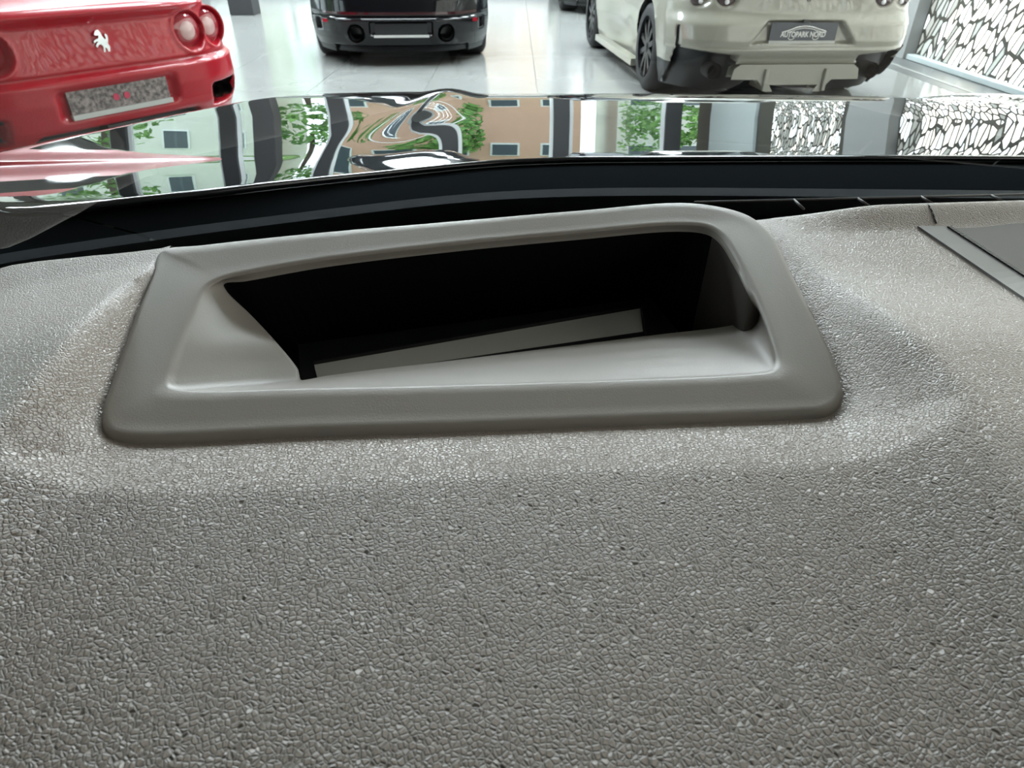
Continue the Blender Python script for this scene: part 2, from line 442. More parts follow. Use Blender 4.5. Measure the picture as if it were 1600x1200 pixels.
# side walls of the well, then its black back wall and floor
deep = np.array([0, 0, -.075])
Lw0 = dz(Llow, -.0012); zfl = ZN - .050
Lw1 = Llow.copy(); Lw1[:, 2] = zfl; Lw1[:, 1] += .050 * sstep((Llow[:, 1] - .27) / .06) * sstep((.115 - Llow[:, 0]) / .03)
n = len(Llow)
back = [i for i in range(n) if 13 * SUB - 4 <= i < 19 * SUB + 2]
side = [i for i in range(n) if i not in back]
def strip(idx):
    v, f = [], []
    for i in idx:
        j = (i + 1) % n; k0 = len(v)
        v += [Lw0[i], Lw0[j], Lw1[j], Lw1[i]]; f.append((k0, k0 + 1, k0 + 2, k0 + 3))
    return v, f
dobj('well_wall', *strip(side), M['well'], smooth=False)
dobj('well_back', *strip(back), M['flock'], smooth=False)
dobj('well_floor', list(Lw1), [tuple(range(n))], M['flock'], smooth=False)
# optical unit at the bottom of the well: black frame with a grey mirror strip
zo = ZN - .022
def slab(px4, zt, th):
    t = [P(a, b, zt) for a, b in px4]; return t + [q - np.array([0, 0, th]) for q in t], [(0, 1, 2, 3), (4, 7, 6, 5)] + [(i, i + 4, (i + 1) % 4 + 4, (i + 1) % 4) for i in range(4)]
opt = dobj('display_mirror', *slab([(490, 566), (1000, 478), (1006, 528), (500, 606)], zo, .004), M['optic'], smooth=False)
dobj('mirror_rail', *slab([(480, 536), (1010, 466), (1001, 477), (489, 565)], zo + .002, .012), M['optic_frame'], smooth=False)
dobj('mirror_rail', *slab([(1001, 470), (1016, 466), (1062, 520), (1010, 528)], zo + .003, .012), M['optic_frame'], smooth=False)
dobj('mirror_rail', *slab([(466, 538), (482, 536), (498, 600), (470, 605)], zo + .003, .012), M['optic_frame'], smooth=False)
dobj('mirror_rail', *slab([(500, 592), (1005, 518), (1010, 535), (505, 612)], zo + .003, .010), M['optic_frame'], smooth=False)

# leather pad as a height field with a basin round the bezel
crest_px = [(262, 405), (236, 425), (205, 456), (140, 537), (70, 630), (10, 705), (0, 730), (20, 752), (120, 764), (300, 768), (600, 752), (900, 736), (1200, 726), (1390, 716), (1470, 690), (1490, 655),
            (1450, 600), (1370, 517), (1290, 436), (1222, 362), (1175, 345)]
crest = np.array([bas(*q)[:2] for q in crest_px])
outl = Lout[:, :2]
def seg_dist(p, poly, closed):
    a = poly; b = np.roll(poly, -1, 0)
    if not closed: a, b = poly[:-1], poly[1:]
    out = np.full(len(p), 1e9)
    for s, e in zip(a, b):
        d = e - s; t = np.clip(((p - s) @ d) / (d @ d + 1e-12), 0, 1)
        out = np.minimum(out, np.hypot(*(p - s - t[:, None] * d).T))
    return out
def inside(p, poly):
    x, y = p[:, 0], p[:, 1]; r = np.zeros(len(p), bool)
    b = np.roll(poly, -1, 0)
    for (x1, y1), (x2, y2) in zip(poly, b):
        c = ((y1 > y) != (y2 > y)) & (x < (x2 - x1) * (y - y1) / (y2 - y1 + 1e-15) + x1); r ^= c
    return r
leftl = np.array([bas(*q)[:2] for q in ((-160, 930), (-60, 800), (0, 718), (10, 705), (70, 630), (140, 537), (205, 456), (236, 425), (262, 405), (300, 360))])
ridge = np.array([bas(*q)[:2] for q in ((1222, 362), (1290, 436), (1370, 517), (1450, 600), (1520, 668), (1600, 745), (1760, 900), (1900, 1060))])
def zbase(x, y):
    z = ZB + SLD * (y - Y0D)
    z = z - .9 * np.maximum(0, .10 - y) ** 2 * 1.2
    # beyond the right-hand ridge the pad tips gently away
    xr = np.interp(y, ridge[::-1, 1], ridge[::-1, 0])
    d = np.maximum(0, x - xr)
    z = z - .08 * (np.sqrt(d * d + .003 ** 2) - .003)
    z = z + .009 * (sstep((-.145 - x) / .04) + 1.2 * sstep((x - .12) / .05)) * (1 - sstep((y - .24) / .09))
    # left of the basin it tips away towards the door
    d = np.maximum(0, np.interp(y, leftl[:, 1], leftl[:, 0]) - x)
    z = z - .27 * (np.sqrt(d * d + .004 ** 2) - .004) * np.minimum(1, .30 / (d + .30))
    return z
def bas(px, py, up=0.0):
    d = ray(px, py); t0, t1 = .12, .9
    for _ in range(40):
        tm = (t0 + t1) / 2; q = np.array([0, 0, H]) + d * tm
        if q[2] > float(zbase(q[0], q[1])) + up: t0 = tm
        else: t1 = tm
    return q
far_px = [(0, 417), (60, 408), (140, 400), (252, 388)]
far_r = [(1135, 329), (1178, 329), (1300, 322.5), (1450, 317.5), (1600, 313), (1900, 308)]
fr_l = np.array([bas(*q) for q in far_px]); 
far_mid = np.array([bez(*q) for q in ((500, 362), (700, 345), (900, 328), (1080, 316))])
RL = .006                                   # height of the rolled lip on the right
fr_r = np.array([bas(a, b, RL) for a, b in far_r])
xl0, yl0 = fr_l[0, 0], fr_l[0, 1]
fx = np.concatenate([[-.75, xl0 - .12, xl0 - .055, xl0 - .02], fr_l[:, 0], far_mid[:, 0], fr_r[:, 0], [.55, .9, 1.15]])
fy = np.concatenate([[yl0 - .30, yl0 - .13, yl0 - .052, yl0 - .013], fr_l[:, 1], far_mid[:, 1], fr_r[:, 1], [fr_r[-1, 1], fr_r[-1, 1] - .02, fr_r[-1, 1] - .14]])
o_ = np.argsort(fx); fx, fy = fx[o_], fy[o_]
XS = np.concatenate([np.linspace(-.75, -.24, 40)[:-1], np.linspace(-.24, .34, 330), np.linspace(.34, 1.15, 60)[1:]])
VS = np.linspace(0, 1, 240)
Yn = -.03
GX, GV = np.meshgrid(XS, VS)
YFAR = np.interp(GX, fx, fy)
GY = Yn + (YFAR - Yn) * GV
pts = np.stack([GX.ravel(), GY.ravel()], 1)
zb = zbase(pts[:, 0], pts[:, 1])
# rolled lip at the far right
dl = np.interp(pts[:, 0], fx, fy) - pts[:, 1]
rt = sstep((pts[:, 0] - (bas(1190, 345)[0])) / .08)
zb = zb + rt * (RL + .10 * 0) * (1 - sstep(dl / .020)) 
xr = np.interp(pts[:, 1], ridge[::-1, 1], ridge[::-1, 0])
zb = zb + rt * (1 - sstep(dl / .02)) * (.08 * np.maximum(0, pts[:, 0] - xr)) * .0
zbz = ZN + SLB * (pts[:, 1] - Y0B) - .0042
ins = inside(pts, crest)
db = seg_dist(pts, outl, True); dc = seg_dist(pts, crest, False)
inb = inside(pts, outl)
db = np.where(inb, 0, db)
t = db / (db + dc + 1e-9)
tt = t
# soften the crest
zi = zbz + (zb - zbz) * tt
zt = np.where(ins | inb, zi, zb)
zt = np.where(inb, np.minimum(zbz, zb), zt)
Zg = zt.reshape(GX.shape)
# smooth the crest line a little
for _ in range(5):
    Zs = Zg.copy()
    Zs[1:-1, 1:-1] = (Zg[1:-1, 1:-1] * 2 + Zg[:-2, 1:-1] + Zg[2:, 1:-1] + Zg[1:-1, :-2] + Zg[1:-1, 2:]) / 6
    near = (dc.reshape(GX.shape) < .012) & (db.reshape(GX.shape) > .004)
    Zg = np.where(near, Zs, Zg)
rows = [np.stack([GX, GY, Zg], 2).reshape(-1, 3)]
nx = len(XS)
e = rows[0][-nx:]
for dy, d_ in ((.0012, -.0004), (.0022, -.0014), (.003, -.003), (.0034, -.006), (.004, -.05)):
    rows.append(e + np.array([0, dy, d_]))
V = np.concatenate(rows)
nv = len(VS) + 5
Fq = gridf(nx, nv)
cen = np.array([V[list(q)].mean(0) for q in Fq])
shr = off2(Lout, -.002)[:, :2]
kill = inside(cen[:, :2], shr)
# beside the bezel's far edge nothing of the pad may stick out behind it
kill |= (cen[:, 1] > np.interp(cen[:, 0], Lout[:, 0][np.argsort(Lout[:, 0])], np.full(len(Lout), -9)) ) & (cen[:, 0] > bez(254, 389)[0]) & (cen[:, 0] < bez(1128, 326)[0]) & (cen[:, 1] > .328) & ~inside(cen[:, :2], off2(Lout, .0)[:, :2]) & (seg_dist(cen[:, :2], outl, True) < .02)
Fq = [q for q, k_ in zip(Fq, kill) if not k_]
pad = dobj('leather_pad', V, Fq, M['leather'])
# dark trough between pad and windshield, made of one black cover
def yE(x):                                   # windshield line at z = 1.09
    return np.interp(x, [-.62, -.45, -.345, -.237, -.132, -.060, -.011, .093, .297, .5, .75, .9, 1.05, 1.2, 1.35],
                        [.02, .17, .245, .304, .347, .377, .392, .400, .400, .40, .385, .355, .29, .18, .02])
xs_ = np.linspace(-.5, 1.2, 86)
a = np.stack([xs_, np.interp(xs_, fx, fy) + .003, np.full(86, ZN - .065)], 1)
b = np.stack([xs_, yE(xs_) + .16, np.full(86, 1.004)], 1)
dobj('defroster_trough', np.concatenate([a, b]), [(i, i + 1, 87 + i, 86 + i) for i in range(85)], M['black'])
# defroster grille: one rail and its cross bars
zr = ZB + SLD * (.33 - Y0D) - .002
def bar(pxa, pxb, za, zb_, r, name):
    v, f = tubeg(P(*pxa, za), P(*pxb, zb_), r, 8); return dobj(name, v, f, M['vent'])
bar((1085, 316), (1700, 301), zr, zr, .0007, 'vent_rail')
for xa, ya, xb, yb_ in ((1240, 312, 1256, 327), (1340, 310, 1358, 322), (1438, 307, 1458, 319), (1548, 305, 1572, 317), (1655, 303, 1680, 315)):
    bar((xa, ya), (xb, yb_), zr, zr - .002, .0009, 'vent_crossbar')
# seam in the rolled lip
sv = [Pplane(1449, 318.5, ZB + RL, SLD, Y0D) + (0, 0, .0003), Pplane(1457, 330, ZB + RL * .6, SLD, Y0D) + (0, 0, .0012), Pplane(1463, 349, ZB + .0012, SLD, Y0D)]
# speaker
zs = lambda q: q
def padz(x, y):
    i = min(max(np.searchsorted(XS, x), 1), nx - 1); yf_ = float(np.interp(x, fx, fy)); v_ = (y - Yn) / (yf_ - Yn)
    j = min(max(int(round(v_ * 239)), 0), 239); return Zg[j, i]
def on_pad(px, py, lift=0):
    d = ray(px, py); t0, t1 = .15, .8
    for _ in range(40):
        tm = (t0 + t1) / 2; q = np.array([0, 0, H]) + d * tm
        if q[2] > float(zbase(q[0], q[1])): t0 = tm
        else: t1 = tm
    return q + np.array([0, 0, lift])
def poly_plate(name, px, lift, th, m, nsub=8):
    top = []
    for i in range(len(px)):
        a, b = np.array(px[i], float), np.array(px[(i + 1) % len(px)], float)
        for k_ in range(nsub): top.append(on_pad(*(a + (b - a) * k_ / nsub), lift))
    n_ = len(top); bot = [q - np.array([0, 0, th]) for q in top]
    return dobj(name, top + bot, [tuple(range(n_))] + [(i, i + n_, (i + 1) % n_ + n_, (i + 1) % n_) for i in range(n_)], m, smooth=False)
sa, sb = [], []
for i in range(25):
    u = i / 24; sa.append(on_pad(1433 + 327 * u, 356 + 222 * u, .0012)); sb.append(on_pad(1476 + 284 * u, 356.5 + 184.5 * u, .0012))
dn = np.array([0, 0, .004])
dobj('speaker_frame', sa + sb + [q - dn for q in sa] + [q - dn for q in sb], [(i, i + 1, 26 + i, 25 + i) for i in range(24)] + [(i, 50 + i, 51 + i, i + 1) for i in range(24)] + [(25 + i, 26 + i, 76 + i, 75 + i) for i in range(24)] + [(0, 25, 75, 50)], M['speaker_frame'], smooth=False)
def zs_(x, y, l): return np.array([x, y, float(zbase(x, y)) + l])
CX = .36                                     # the speaker sits on the car's centre line: mirror its left edge
mir = lambda q, l: zs_(2 * CX - q[0], q[1], l)
ma, mb = [mir(q, .0012) for q in sa], [mir(q, .0012) for q in sb]
dobj('speaker_frame', ma + mb + [q - dn for q in ma] + [q - dn for q in mb], [(25 + i, 26 + i, i + 1, i) for i in range(24)] + [(i, i + 1, 51 + i, 50 + i) for i in range(24)] + [(25 + i, 75 + i, 76 + i, 26 + i) for i in range(24)] + [(0, 50, 75, 25)], M['speaker_frame'], smooth=False)
qa, qb = sb[-1], sa[-1]
ed = [zs_(qa[0] + (2 * CX - 2 * qa[0]) * i / 20, qa[1], .0012) for i in range(21)] + [zs_(qb[0] + (2 * CX - 2 * qb[0]) * i / 20, qb[1] - .004, .0012) for i in range(21)]
dobj('speaker_frame', ed + [q - dn for q in ed], [(i, 21 + i, 22 + i, i + 1) for i in range(20)] + [(21 + i, 63 + i, 64 + i, 22 + i) for i in range(20)], M['speaker_frame'], smooth=False)
gv = []
for q in sb:
    x0_ = q[0] + .0022
    up_ = .016 * (1 - len(gv) / 21 / 24)
    gv += [zs_(x0_ + (2 * CX - 2 * x0_) * i / 20, q[1] - .0004 + up_ * float(sstep(min(i, 20 - i) / 6)), .0009) for i in range(21)]
grl = dobj('speaker_grille', gv, [tuple(reversed(q)) for q in gridf(21, 25)], M['grille'])
teeth = []
A, B = np.array([1478, 358.]), np.array([1752, 536.])
for i in range(120):
    q = A + (B - A) * (i + .5) / 120
    c = on_pad(*q, .0020); d = on_pad(*(q + np.array([6.5, -.5])), .0020)
    w = (on_pad(*(q + (B - A) / 120 * .30), .0020) - c)
    teeth.append(([c - w, c + w, d + w, d - w] + [x_ - np.array([0, 0, .002]) for x_ in (c - w, c + w, d + w, d - w)], [(0, 1, 2, 3), (0, 4, 5, 1), (1, 5, 6, 2), (2, 6, 7, 3), (3, 7, 4, 0)]))
g = merge(*teeth)
tag(dobj('grille_teeth', *g, M['optic_frame'], smooth=False), kind='stuff')
g = []
def on_grid(px, py, lift=.0002):
    d = ray(px, py); t_ = .25
    while t_ < .7:
        q = np.array([0, 0, H]) + d * t_
        if q[2] < padz(q[0], q[1]) + lift: break
        t_ += .0004
    return q
sv = [on_grid(*q) for q in ((1450, 319), (1453, 324), (1457, 331), (1460, 340), (1463, 349))]
for i in range(len(sv) - 1): g.append(tubeg(sv[i], sv[i + 1], .0004, 6))
dobj('lip_seam', *merge(*g), M['black'])

# ------------------------------------------------------------------ the car one sits in
CAR = empty('car', (.36, .9, 0)); tag(CAR, 'glossy black car around the dashboard with its mirror-like hood in front', 'car')
COFF = np.array([.36, .9, 0])
def cobj(name, v, f, m, parent=None, smooth=True):
    return obj(name, np.array(v, float) - COFF, f, m, parent or CAR, smooth)
RK = .577
def wpt(x, z): return np.array([x, float(yE(x)) - (z - 1.09) / RK, z])
nxw = 120; xw = np.linspace(-.56, 1.28, nxw)
zl = np.linspace(1.0, 1.45, 12)
def wcol(x, z):
    # upper edge is narrower: pull towards the centre line
    s = (z - 1.0) / .45; c = .36 + (x - .36) * (1 - .16 * s)
    y = np.interp(x, xw, yEs) - (z - 1.09) / RK * (1 - .12 * s)
    return (c, y, z)
yEs = yE(xw)
for _ in range(14): yEs[1:-1] = (yEs[1:-1] * 2 + yEs[:-2] + yEs[2:]) / 4
V = [wcol(x, z) for z in zl for x in xw]
ws = cobj('windshield', V, gridf(nxw, 12), M['windshield'])
fe_px = [(-200, 352), (0, 335), (200, 312), (400, 290), (600, 267), (770, 251), (900, 246), (1050, 245), (1600, 245), (1900, 245)]
fz = np.linspace(1.0, 1.043, 4)
V = [np.array(wcol(x, z)) - np.array([0, .002, .002]) for z in fz for x in xw]
cobj('frit_band', V, gridf(nxw, 4), M['frit'], ws)
# hood
yy = np.linspace(.45, 2.2, 180); xx = np.linspace(-.80, 1.52, 220)
sl = np.interp(yy, [.45, .64, .74, .95, 1.12, 1.24, 1.32, 1.45, 1.8, 2.2], [7, 8.4, 6.0, 3.4, 5.0, 8.4, 11.2, 16, 28, 50])
prof = 1.047 - np.concatenate([[0], np.cumsum(np.tan(np.radians((sl[1:] + sl[:-1]) / 2)) * np.diff(yy))])
def hz(X, Y):
    X, Y = np.asarray(X, float), np.asarray(Y, float)
    Z = np.interp(Y, yy, prof); c_ = X - .36
    Z = Z - .018 * (c_ / .9) ** 2
    hw = np.interp(Y, [.4, .84, 1.28, 1.7, 2.2], [1.02, .945, .775, .64, .5])
    Z = Z - .38 * (1 - np.exp(-13.2 * np.maximum(0, np.abs(c_) - hw + .06) ** 2))
    Z = Z + .010 * np.exp(-((np.abs(c_) - (.50 - .05 * (Y - .8))) / .035) ** 2) * sstep((Y - .72) / .35)   # shoulder crease
    return Z + .006 * sstep((np.abs(c_) - .46) / .10)
def on_hood(px, py):
    d = ray(px, py); t0, t1 = .3, 1.3
    for _ in range(40):
        tm = (t0 + t1) / 2; q = np.array([0, 0, H]) + d * tm
        if q[2] > float(hz(q[0], q[1])): t0 = tm
        else: t1 = tm
    return q
he = np.array([on_hood(*q) for q in fe_px])
hex_ = np.concatenate([[-.85], he[:, 0], [.9, 1.15, 1.35, 1.55]]); hey = np.concatenate([[he[0, 1] - .22], he[:, 1], [.69, .60, .48, .34]])
def yH(x): return np.interp(x, hex_, hey)
yh = yH(xx)
for _ in range(6): yh[1:-1] = (yh[1:-1] * 2 + yh[:-2] + yh[2:]) / 4
vv = np.linspace(0, 1, 170)
X2 = np.repeat(xx[None, :], 170, 0); Y2 = yh[None, :] + vv[:, None] * (2.2 - yh[None, :]); Z2 = hz(X2, Y2)
e0 = np.stack([xx, yh, hz(xx, yh)], 1)
hv = np.concatenate([e0 + np.array([0, .02, -.007]), e0 + np.array([0, .0005, -.005]), e0 + np.array([0, -.0018, -.003]), e0 + np.array([0, -.001, -.0006]), np.stack([X2, Y2, Z2], 2).reshape(-1, 3)])
hood = cobj('hood', hv, gridf(len(xx), 174), M['hood'])
# plastic cowl between windshield and hood, in panels with a seam
def cowl(x0, x1, sh0, sh1):
    n_ = 40; V_ = []
    for r_, (tz, ty) in enumerate(((.0, .0), (.004, .02), (.006, .2), (.004, .5), (.0, .8), (-.006, 1.0), (-.02, 1.05))):
        for i in range(n_):
            u = i / (n_ - 1); x = x0 + (x1 - x0) * u + (sh0 * (1 - u) + sh1 * u) * ty
            yg = float(np.interp(x, xw, yEs)) + .125; yb_ = float(np.interp(x, xx, yh)) + .03
            z = 1.016 + (float(hz(x, yb_)) - .004 - 1.016) * ty + tz
            V_.append((x, yg + (yb_ - yg) * ty, z))
    return cobj('cowl_panel', V_, gridf(n_, 7), M['cowl'])
sx0 = P(257, 386, 1.02)[0]; sx1 = P(212, 318, 1.0)[0]
cowl(-.85, sx0 - .0012, .04, sx1 - sx0)
cowl(sx0 + .0012, .60, sx1 - sx0, .0)
cowl(.602, 1.28, .0, -.04)
# unseen rest of the car that shades the dashboard: roof, pillars, doors, seats wall
cobj('headliner', [(-.2, -.30, 1.452), (.92, -.30, 1.452), (1.0, -.8, 1.52), (-.28, -.8, 1.52), (-.25, -2.4, 1.46), (.97, -2.4, 1.46), (-.2, -.30, 1.49), (.92, -.30, 1.49), (1.0, -.8, 1.56), (-.28, -.8, 1.56), (-.25, -2.4, 1.50), (.97, -2.4, 1.50)],
     [(0, 1, 2, 3), (3, 2, 5, 4), (6, 9, 8, 7), (9, 10, 11, 8), (0, 6, 7, 1)], M['headliner'], smooth=False)
for s in (-1, 1):
    xo = .36 + s * .92; xi = .36 + s * .60
    cobj('pillar', *tubeg((xo, .02, 1.0), (xi, -.32, 1.47), .05, 10), M['trim_dark'])
    cobj('pillar', *tubeg((.36 + s * .88, -1.15, 1.0), (.36 + s * .62, -1.2, 1.48), .06, 10), M['trim_dark'])
    cobj('door', *boxg(min(xo, xo + s * .1), max(xo, xo + s * .1), -1.2, .1, .35, 1.0), M['trim_dark'], smooth=False)
    cobj('fender', *boxg(min(.36 + s * .86, .36 + s * .93), max(.36 + s * .86, .36 + s * .93), .1, 1.2, .40, .84), M['hood'], smooth=False)
cobj('rear_bulkhead', *boxg(-.5, 1.22, -2.45, -2.38, .35, 1.46), M['trim_dark'], smooth=False)
cobj('cabin_floor', *boxg(-.5, 1.22, -2.4, .4, .28, .34), M['trim_dark'], smooth=False)

# ------------------------------------------------------------------ showroom cars: stacks of plan contours
def car_body(car, spec, mats, names):
    w, yr, yf, cr, cf = spec['w'], spec['yr'], spec['yf'], spec['cr'], spec['cf']
    zs_ = spec['z']
    nr, ns, nf = 150, 70, 40
    rings, info = [], []
    for z in zs_:
        W, a, b = w(z), yr(z), yf(z)
        c1, c2 = min(cr, (b - a) * .3), min(cf, (b - a) * .45)
        ring = []
        for i in range(nr + 1):
            s_ = -1 + 2 * i / nr; s_ = np.sign(s_) * (1 - (1 - abs(s_)) ** 1.15)
            x, y = s_ * W, a + c1 * abs(s_) ** spec.get('pe', 6)
            ring.append((x, y - spec['feat'](x, z), z, 0))
        ya, yb2 = a + c1, b - c2
        for i in range(1, ns):
            t_ = i / ns; y = ya + (yb2 - ya) * t_; ring.append((W * spec['side'](y, z), y, z, 1))
        for i in range(nf + 1):
            s_ = 1 - 2 * i / nf
            ring.append((W * s_ * spec['side'](yb2, z), b - c2 * abs(s_) ** 2.6, z, 2))
        for i in range(ns - 1, 0, -1):
            t_ = i / ns; y = ya + (yb2 - ya) * t_; ring.append((-W * spec['side'](y, z), y, z, 1))
        rings.append(ring)
    n_ = len(rings[0]); V_ = [q[:3] for r in rings for q in r]; F_ = []; mi = []
    for k_ in range(len(rings) - 1):
        for i in range(n_):
            j = (i + 1) % n_
            F_.append((k_ * n_ + i, k_ * n_ + j, (k_ + 1) * n_ + j, (k_ + 1) * n_ + i))
            q = np.mean([V_[t_] for t_ in F_[-1]], axis=0); mi.append(spec['mat'](q[0], q[1], q[2], rings[k_][i][3]))
    F_.append(tuple((len(rings) - 1) * n_ + i for i in range(n_))); mi.append(0)
    V_ = np.array(V_, float)
    # wheel arches: faces inside each circle go, the rim of the hole is pulled onto the circle, a liner closes it
    cen_ = np.array([V_[list(q)].mean(0) for q in F_]); drop = np.zeros(len(F_), bool)
    for (wx, wy, wr_, ww) in spec['wheels']:
        R_ = wr_ + .035; sd = np.sign(wx)
        hit = (np.hypot(cen_[:, 1] - wy, cen_[:, 2] - wr_) < R_) & (cen_[:, 0] * sd > .5); hit[-1] = False
        inn = {i for q, h_ in zip(F_, hit) if h_ for i in q}; out = {i for q, h_ in zip(F_, hit) if not h_ for i in q}
        for i in inn & out:
            d_ = V_[i, 1:] - np.array([wy, wr_]); l_ = np.hypot(*d_)
            if V_[i, 2] > spec['z'][0] + .001: V_[i, 1:] = np.array([wy, wr_]) + d_ / l_ * R_
            V_[i, 0] += sd * .006
        drop |= hit
        an = np.linspace(-.35, pi + .35, 40)
        lv = [(sd * x_, wy + R_ * cos(t_), wr_ + R_ * sin(t_)) for x_ in (abs(wx) - .03, .55) for t_ in an]
        obj('wheel_arch', lv + [(sd * .55, wy, wr_)], [(i, i + 1, 41 + i, 40 + i) for i in range(39)] + [(40 + i, 41 + i, 80) for i in range(39)], M['diff'], car, True)
    polys = [(q, m_) for q, m_, k_ in zip(F_, mi, drop) if not k_]
    for k_ in range(len(mats)):
        fs = [q for q, m_ in polys if m_ == k_]
        if not fs: continue
        used = sorted({i for q in fs for i in q}); mp = {u: i for i, u in enumerate(used)}
        obj(names[k_], V_[used], [tuple(mp[i] for i in q) for q in fs], mats[k_], car, True)
    obj('floor_pan', *boxg(-.54, .54, .3, spec['yf'](.2) - .5, .12, .18), M['diff'], car)

def wheel(car, x, y, r, wd, rim_m, sgn):
    tyre = obj('wheel', *lathe([(r * .70, -wd / 2), (r * .86, -wd / 2 - .005), (r * .97, -wd / 2 + .02), (r, -wd / 2 + .05), (r, wd / 2 - .05), (r * .97, wd / 2 - .02), (r * .86, wd / 2 + .005), (r * .70, wd / 2)], 48, 'X'), M['rubber'], car, True, loc=(x - sgn * wd / 2, y, r))
    o = sgn * wd / 2
    obj('rim', *lathe([(r * .70, -wd / 2), (r * .70, wd / 2), (r * .73, wd / 2 + .004), (r * .70, wd / 2 - .03), (r * .66, wd / 2 - .05), (r * .66, -wd / 2)], 48, 'X'), rim_m, tyre, True)
    obj('brake_disc', *lathe([(0.0, o * .2), (r * .55, o * .2), (r * .55, o * .05), (0.0, o * .05)], 32, 'X'), M['pipe'], tyre)
    sv_, sf_ = boxg(o * .55 if o > 0 else o * .9, o * .9 if o > 0 else o * .55, -.022, .022, .03, r * .69)
    me = None
    for k_ in range(10):
        if me is None: s_ = obj('spoke', sv_, sf_, rim_m, tyre); me = s_.data
        else:
            s_ = bpy.data.objects.new('spoke', me); C.objects.link(s_); s_.parent = tyre
        s_.rotation_euler = (2 * pi * k_ / 10, 0, 0)
    obj('hub', *lathe([(0.0, o * .95), (.035, o * .95), (.06, o * .85), (.06, o * .5)], 20, 'X'), rim_m, tyre, True)

def text_mesh(s, size, m, parent, loc, name='lettering', bold=.0, sx=1.0):
    cu = bpy.data.curves.new(name, 'FONT'); cu.body = s; cu.size = size; cu.align_x = 'CENTER'; cu.align_y = 'CENTER'; cu.extrude = .0008; cu.offset = bold
    t_ = bpy.data.objects.new('txt', cu); C.objects.link(t_); bpy.context.view_layer.update()
    me = bpy.data.meshes.new_from_object(t_.evaluated_get(bpy.context.evaluated_depsgraph_get()))
    bpy.data.objects.remove(t_)
    me.materials.clear(); me.materials.append(m)
    o = bpy.data.objects.new(name, me); C.objects.link(o); o.parent = parent; o.location = loc; o.rotation_euler = (pi / 2, 0, 0); o.scale = (sx, 1, 1)
    return o
def ext_poly(pts, y0, y1):
    n_ = len(pts); v_ = [(a, y0, b) for a, b in pts] + [(a, y1, b) for a, b in pts]
    return v_, [tuple(range(n_)), tuple(range(2 * n_ - 1, n_ - 1, -1))] + [(i, (i + 1) % n_, n_ + (i + 1) % n_, n_ + i) for i in range(n_)]
HORSE = [(-.30, .92), (-.16, 1.0), (-.02, .98), (.10, .80), (.14, .55), (.24, .38), (.34, .30), (.40, .42), (.36, .60), (.44, .70), (.56, .60), (.58, .40), (.50, .18), (.44, -.02), (.54, -.20), (.48, -.42), (.40, -.72), (.50, -.95), (.36, -1.0), (.26, -.70),
         (.28, -.42), (.16, -.22), (.08, -.50), (.16, -.74), (.04, -.84), (-.06, -.52), (.0, -.20), (-.12, .0), (-.30, -.02), (-.46, -.20), (-.56, -.10), (-.40, .12), (-.24, .18), (-.42, .22), (-.60, .12), (-.62, .26), (-.40, .38), (-.20, .42), (-.14, .62), (-.34, .62), (-.46, .70)]
def horse(car, x, y, z, s, m):
    return obj('horse_emblem', *ext_poly([(x + a * s, z + b * s) for a, b in HORSE], y - .006, y + .004), m, car)
def rsurf(spec, x, z):
    W = spec['w'](z); return spec['yr'](z) + spec['cr'] * min(1, abs(x) / W) ** spec.get('pe', 6) - spec['feat'](x, z)
def box_mask(x, z, x0, x1, z0, z1, e=.012):
    return sstep((x - x0) / e) * sstep((x1 - x) / e) * sstep((z - z0) / e) * sstep((z1 - z) / e)
def zrows(*segs):
    o = []
    for a, b, st in segs: o += list(np.arange(a, b - 1e-6, st))
    return o + [segs[-1][1]]

# --- red coupe
RED = empty('sports_car', (-1.97, 3.601, 0), 1.005)
tag(RED, 'red sports car with round tail lamps and silver horse emblem, parked at an angle', 'car')
def red_feat(x, z):
    ax = abs(x)
    d = .030 * sstep((.605 - z) / .02) * sstep((z - .30) / .10)          # bumper bulges below the shut line
    d -= .012 * math.exp(-((z - .612) / .008) ** 2)                          # shut line
    d += .05 * sstep((z - .80) / .06) * (1 - sstep((z - .885) / .03))        # tail lip
    d -= .035 * box_mask(x, z, -.33, .33, .405, .57, .05)                   # plate recess
    for c in (.50, .695):
        r_ = hypot(ax - c, z - .73)
        d -= .045 * sstep((.092 - r_) / .012); d += .010 * math.exp(-((r_ - .100) / .009) ** 2)
    if redlow(ax) > z: d -= .10 * sstep((redlow(ax) - z) / .03)
    d -= .16 * box_mask(ax, z, .535, .80, .345, .475, .03)
    return d
def redlow(ax): return .375 - .17 * sstep((ax - .40) / .20)
def red_mat(x, y, z, part):
    ax = abs(x)
    if part == 0:
        if z < redlow(ax) - .012: return 1
        if .55 < ax < .79 and .362 < z < .46: return 1
    if z > .93 and z < 1.14 and part in (0, 1, 2) and (1.0 < y < 3.1): return 2
    return 0 if z > .16 else 1
I_ = np.interp
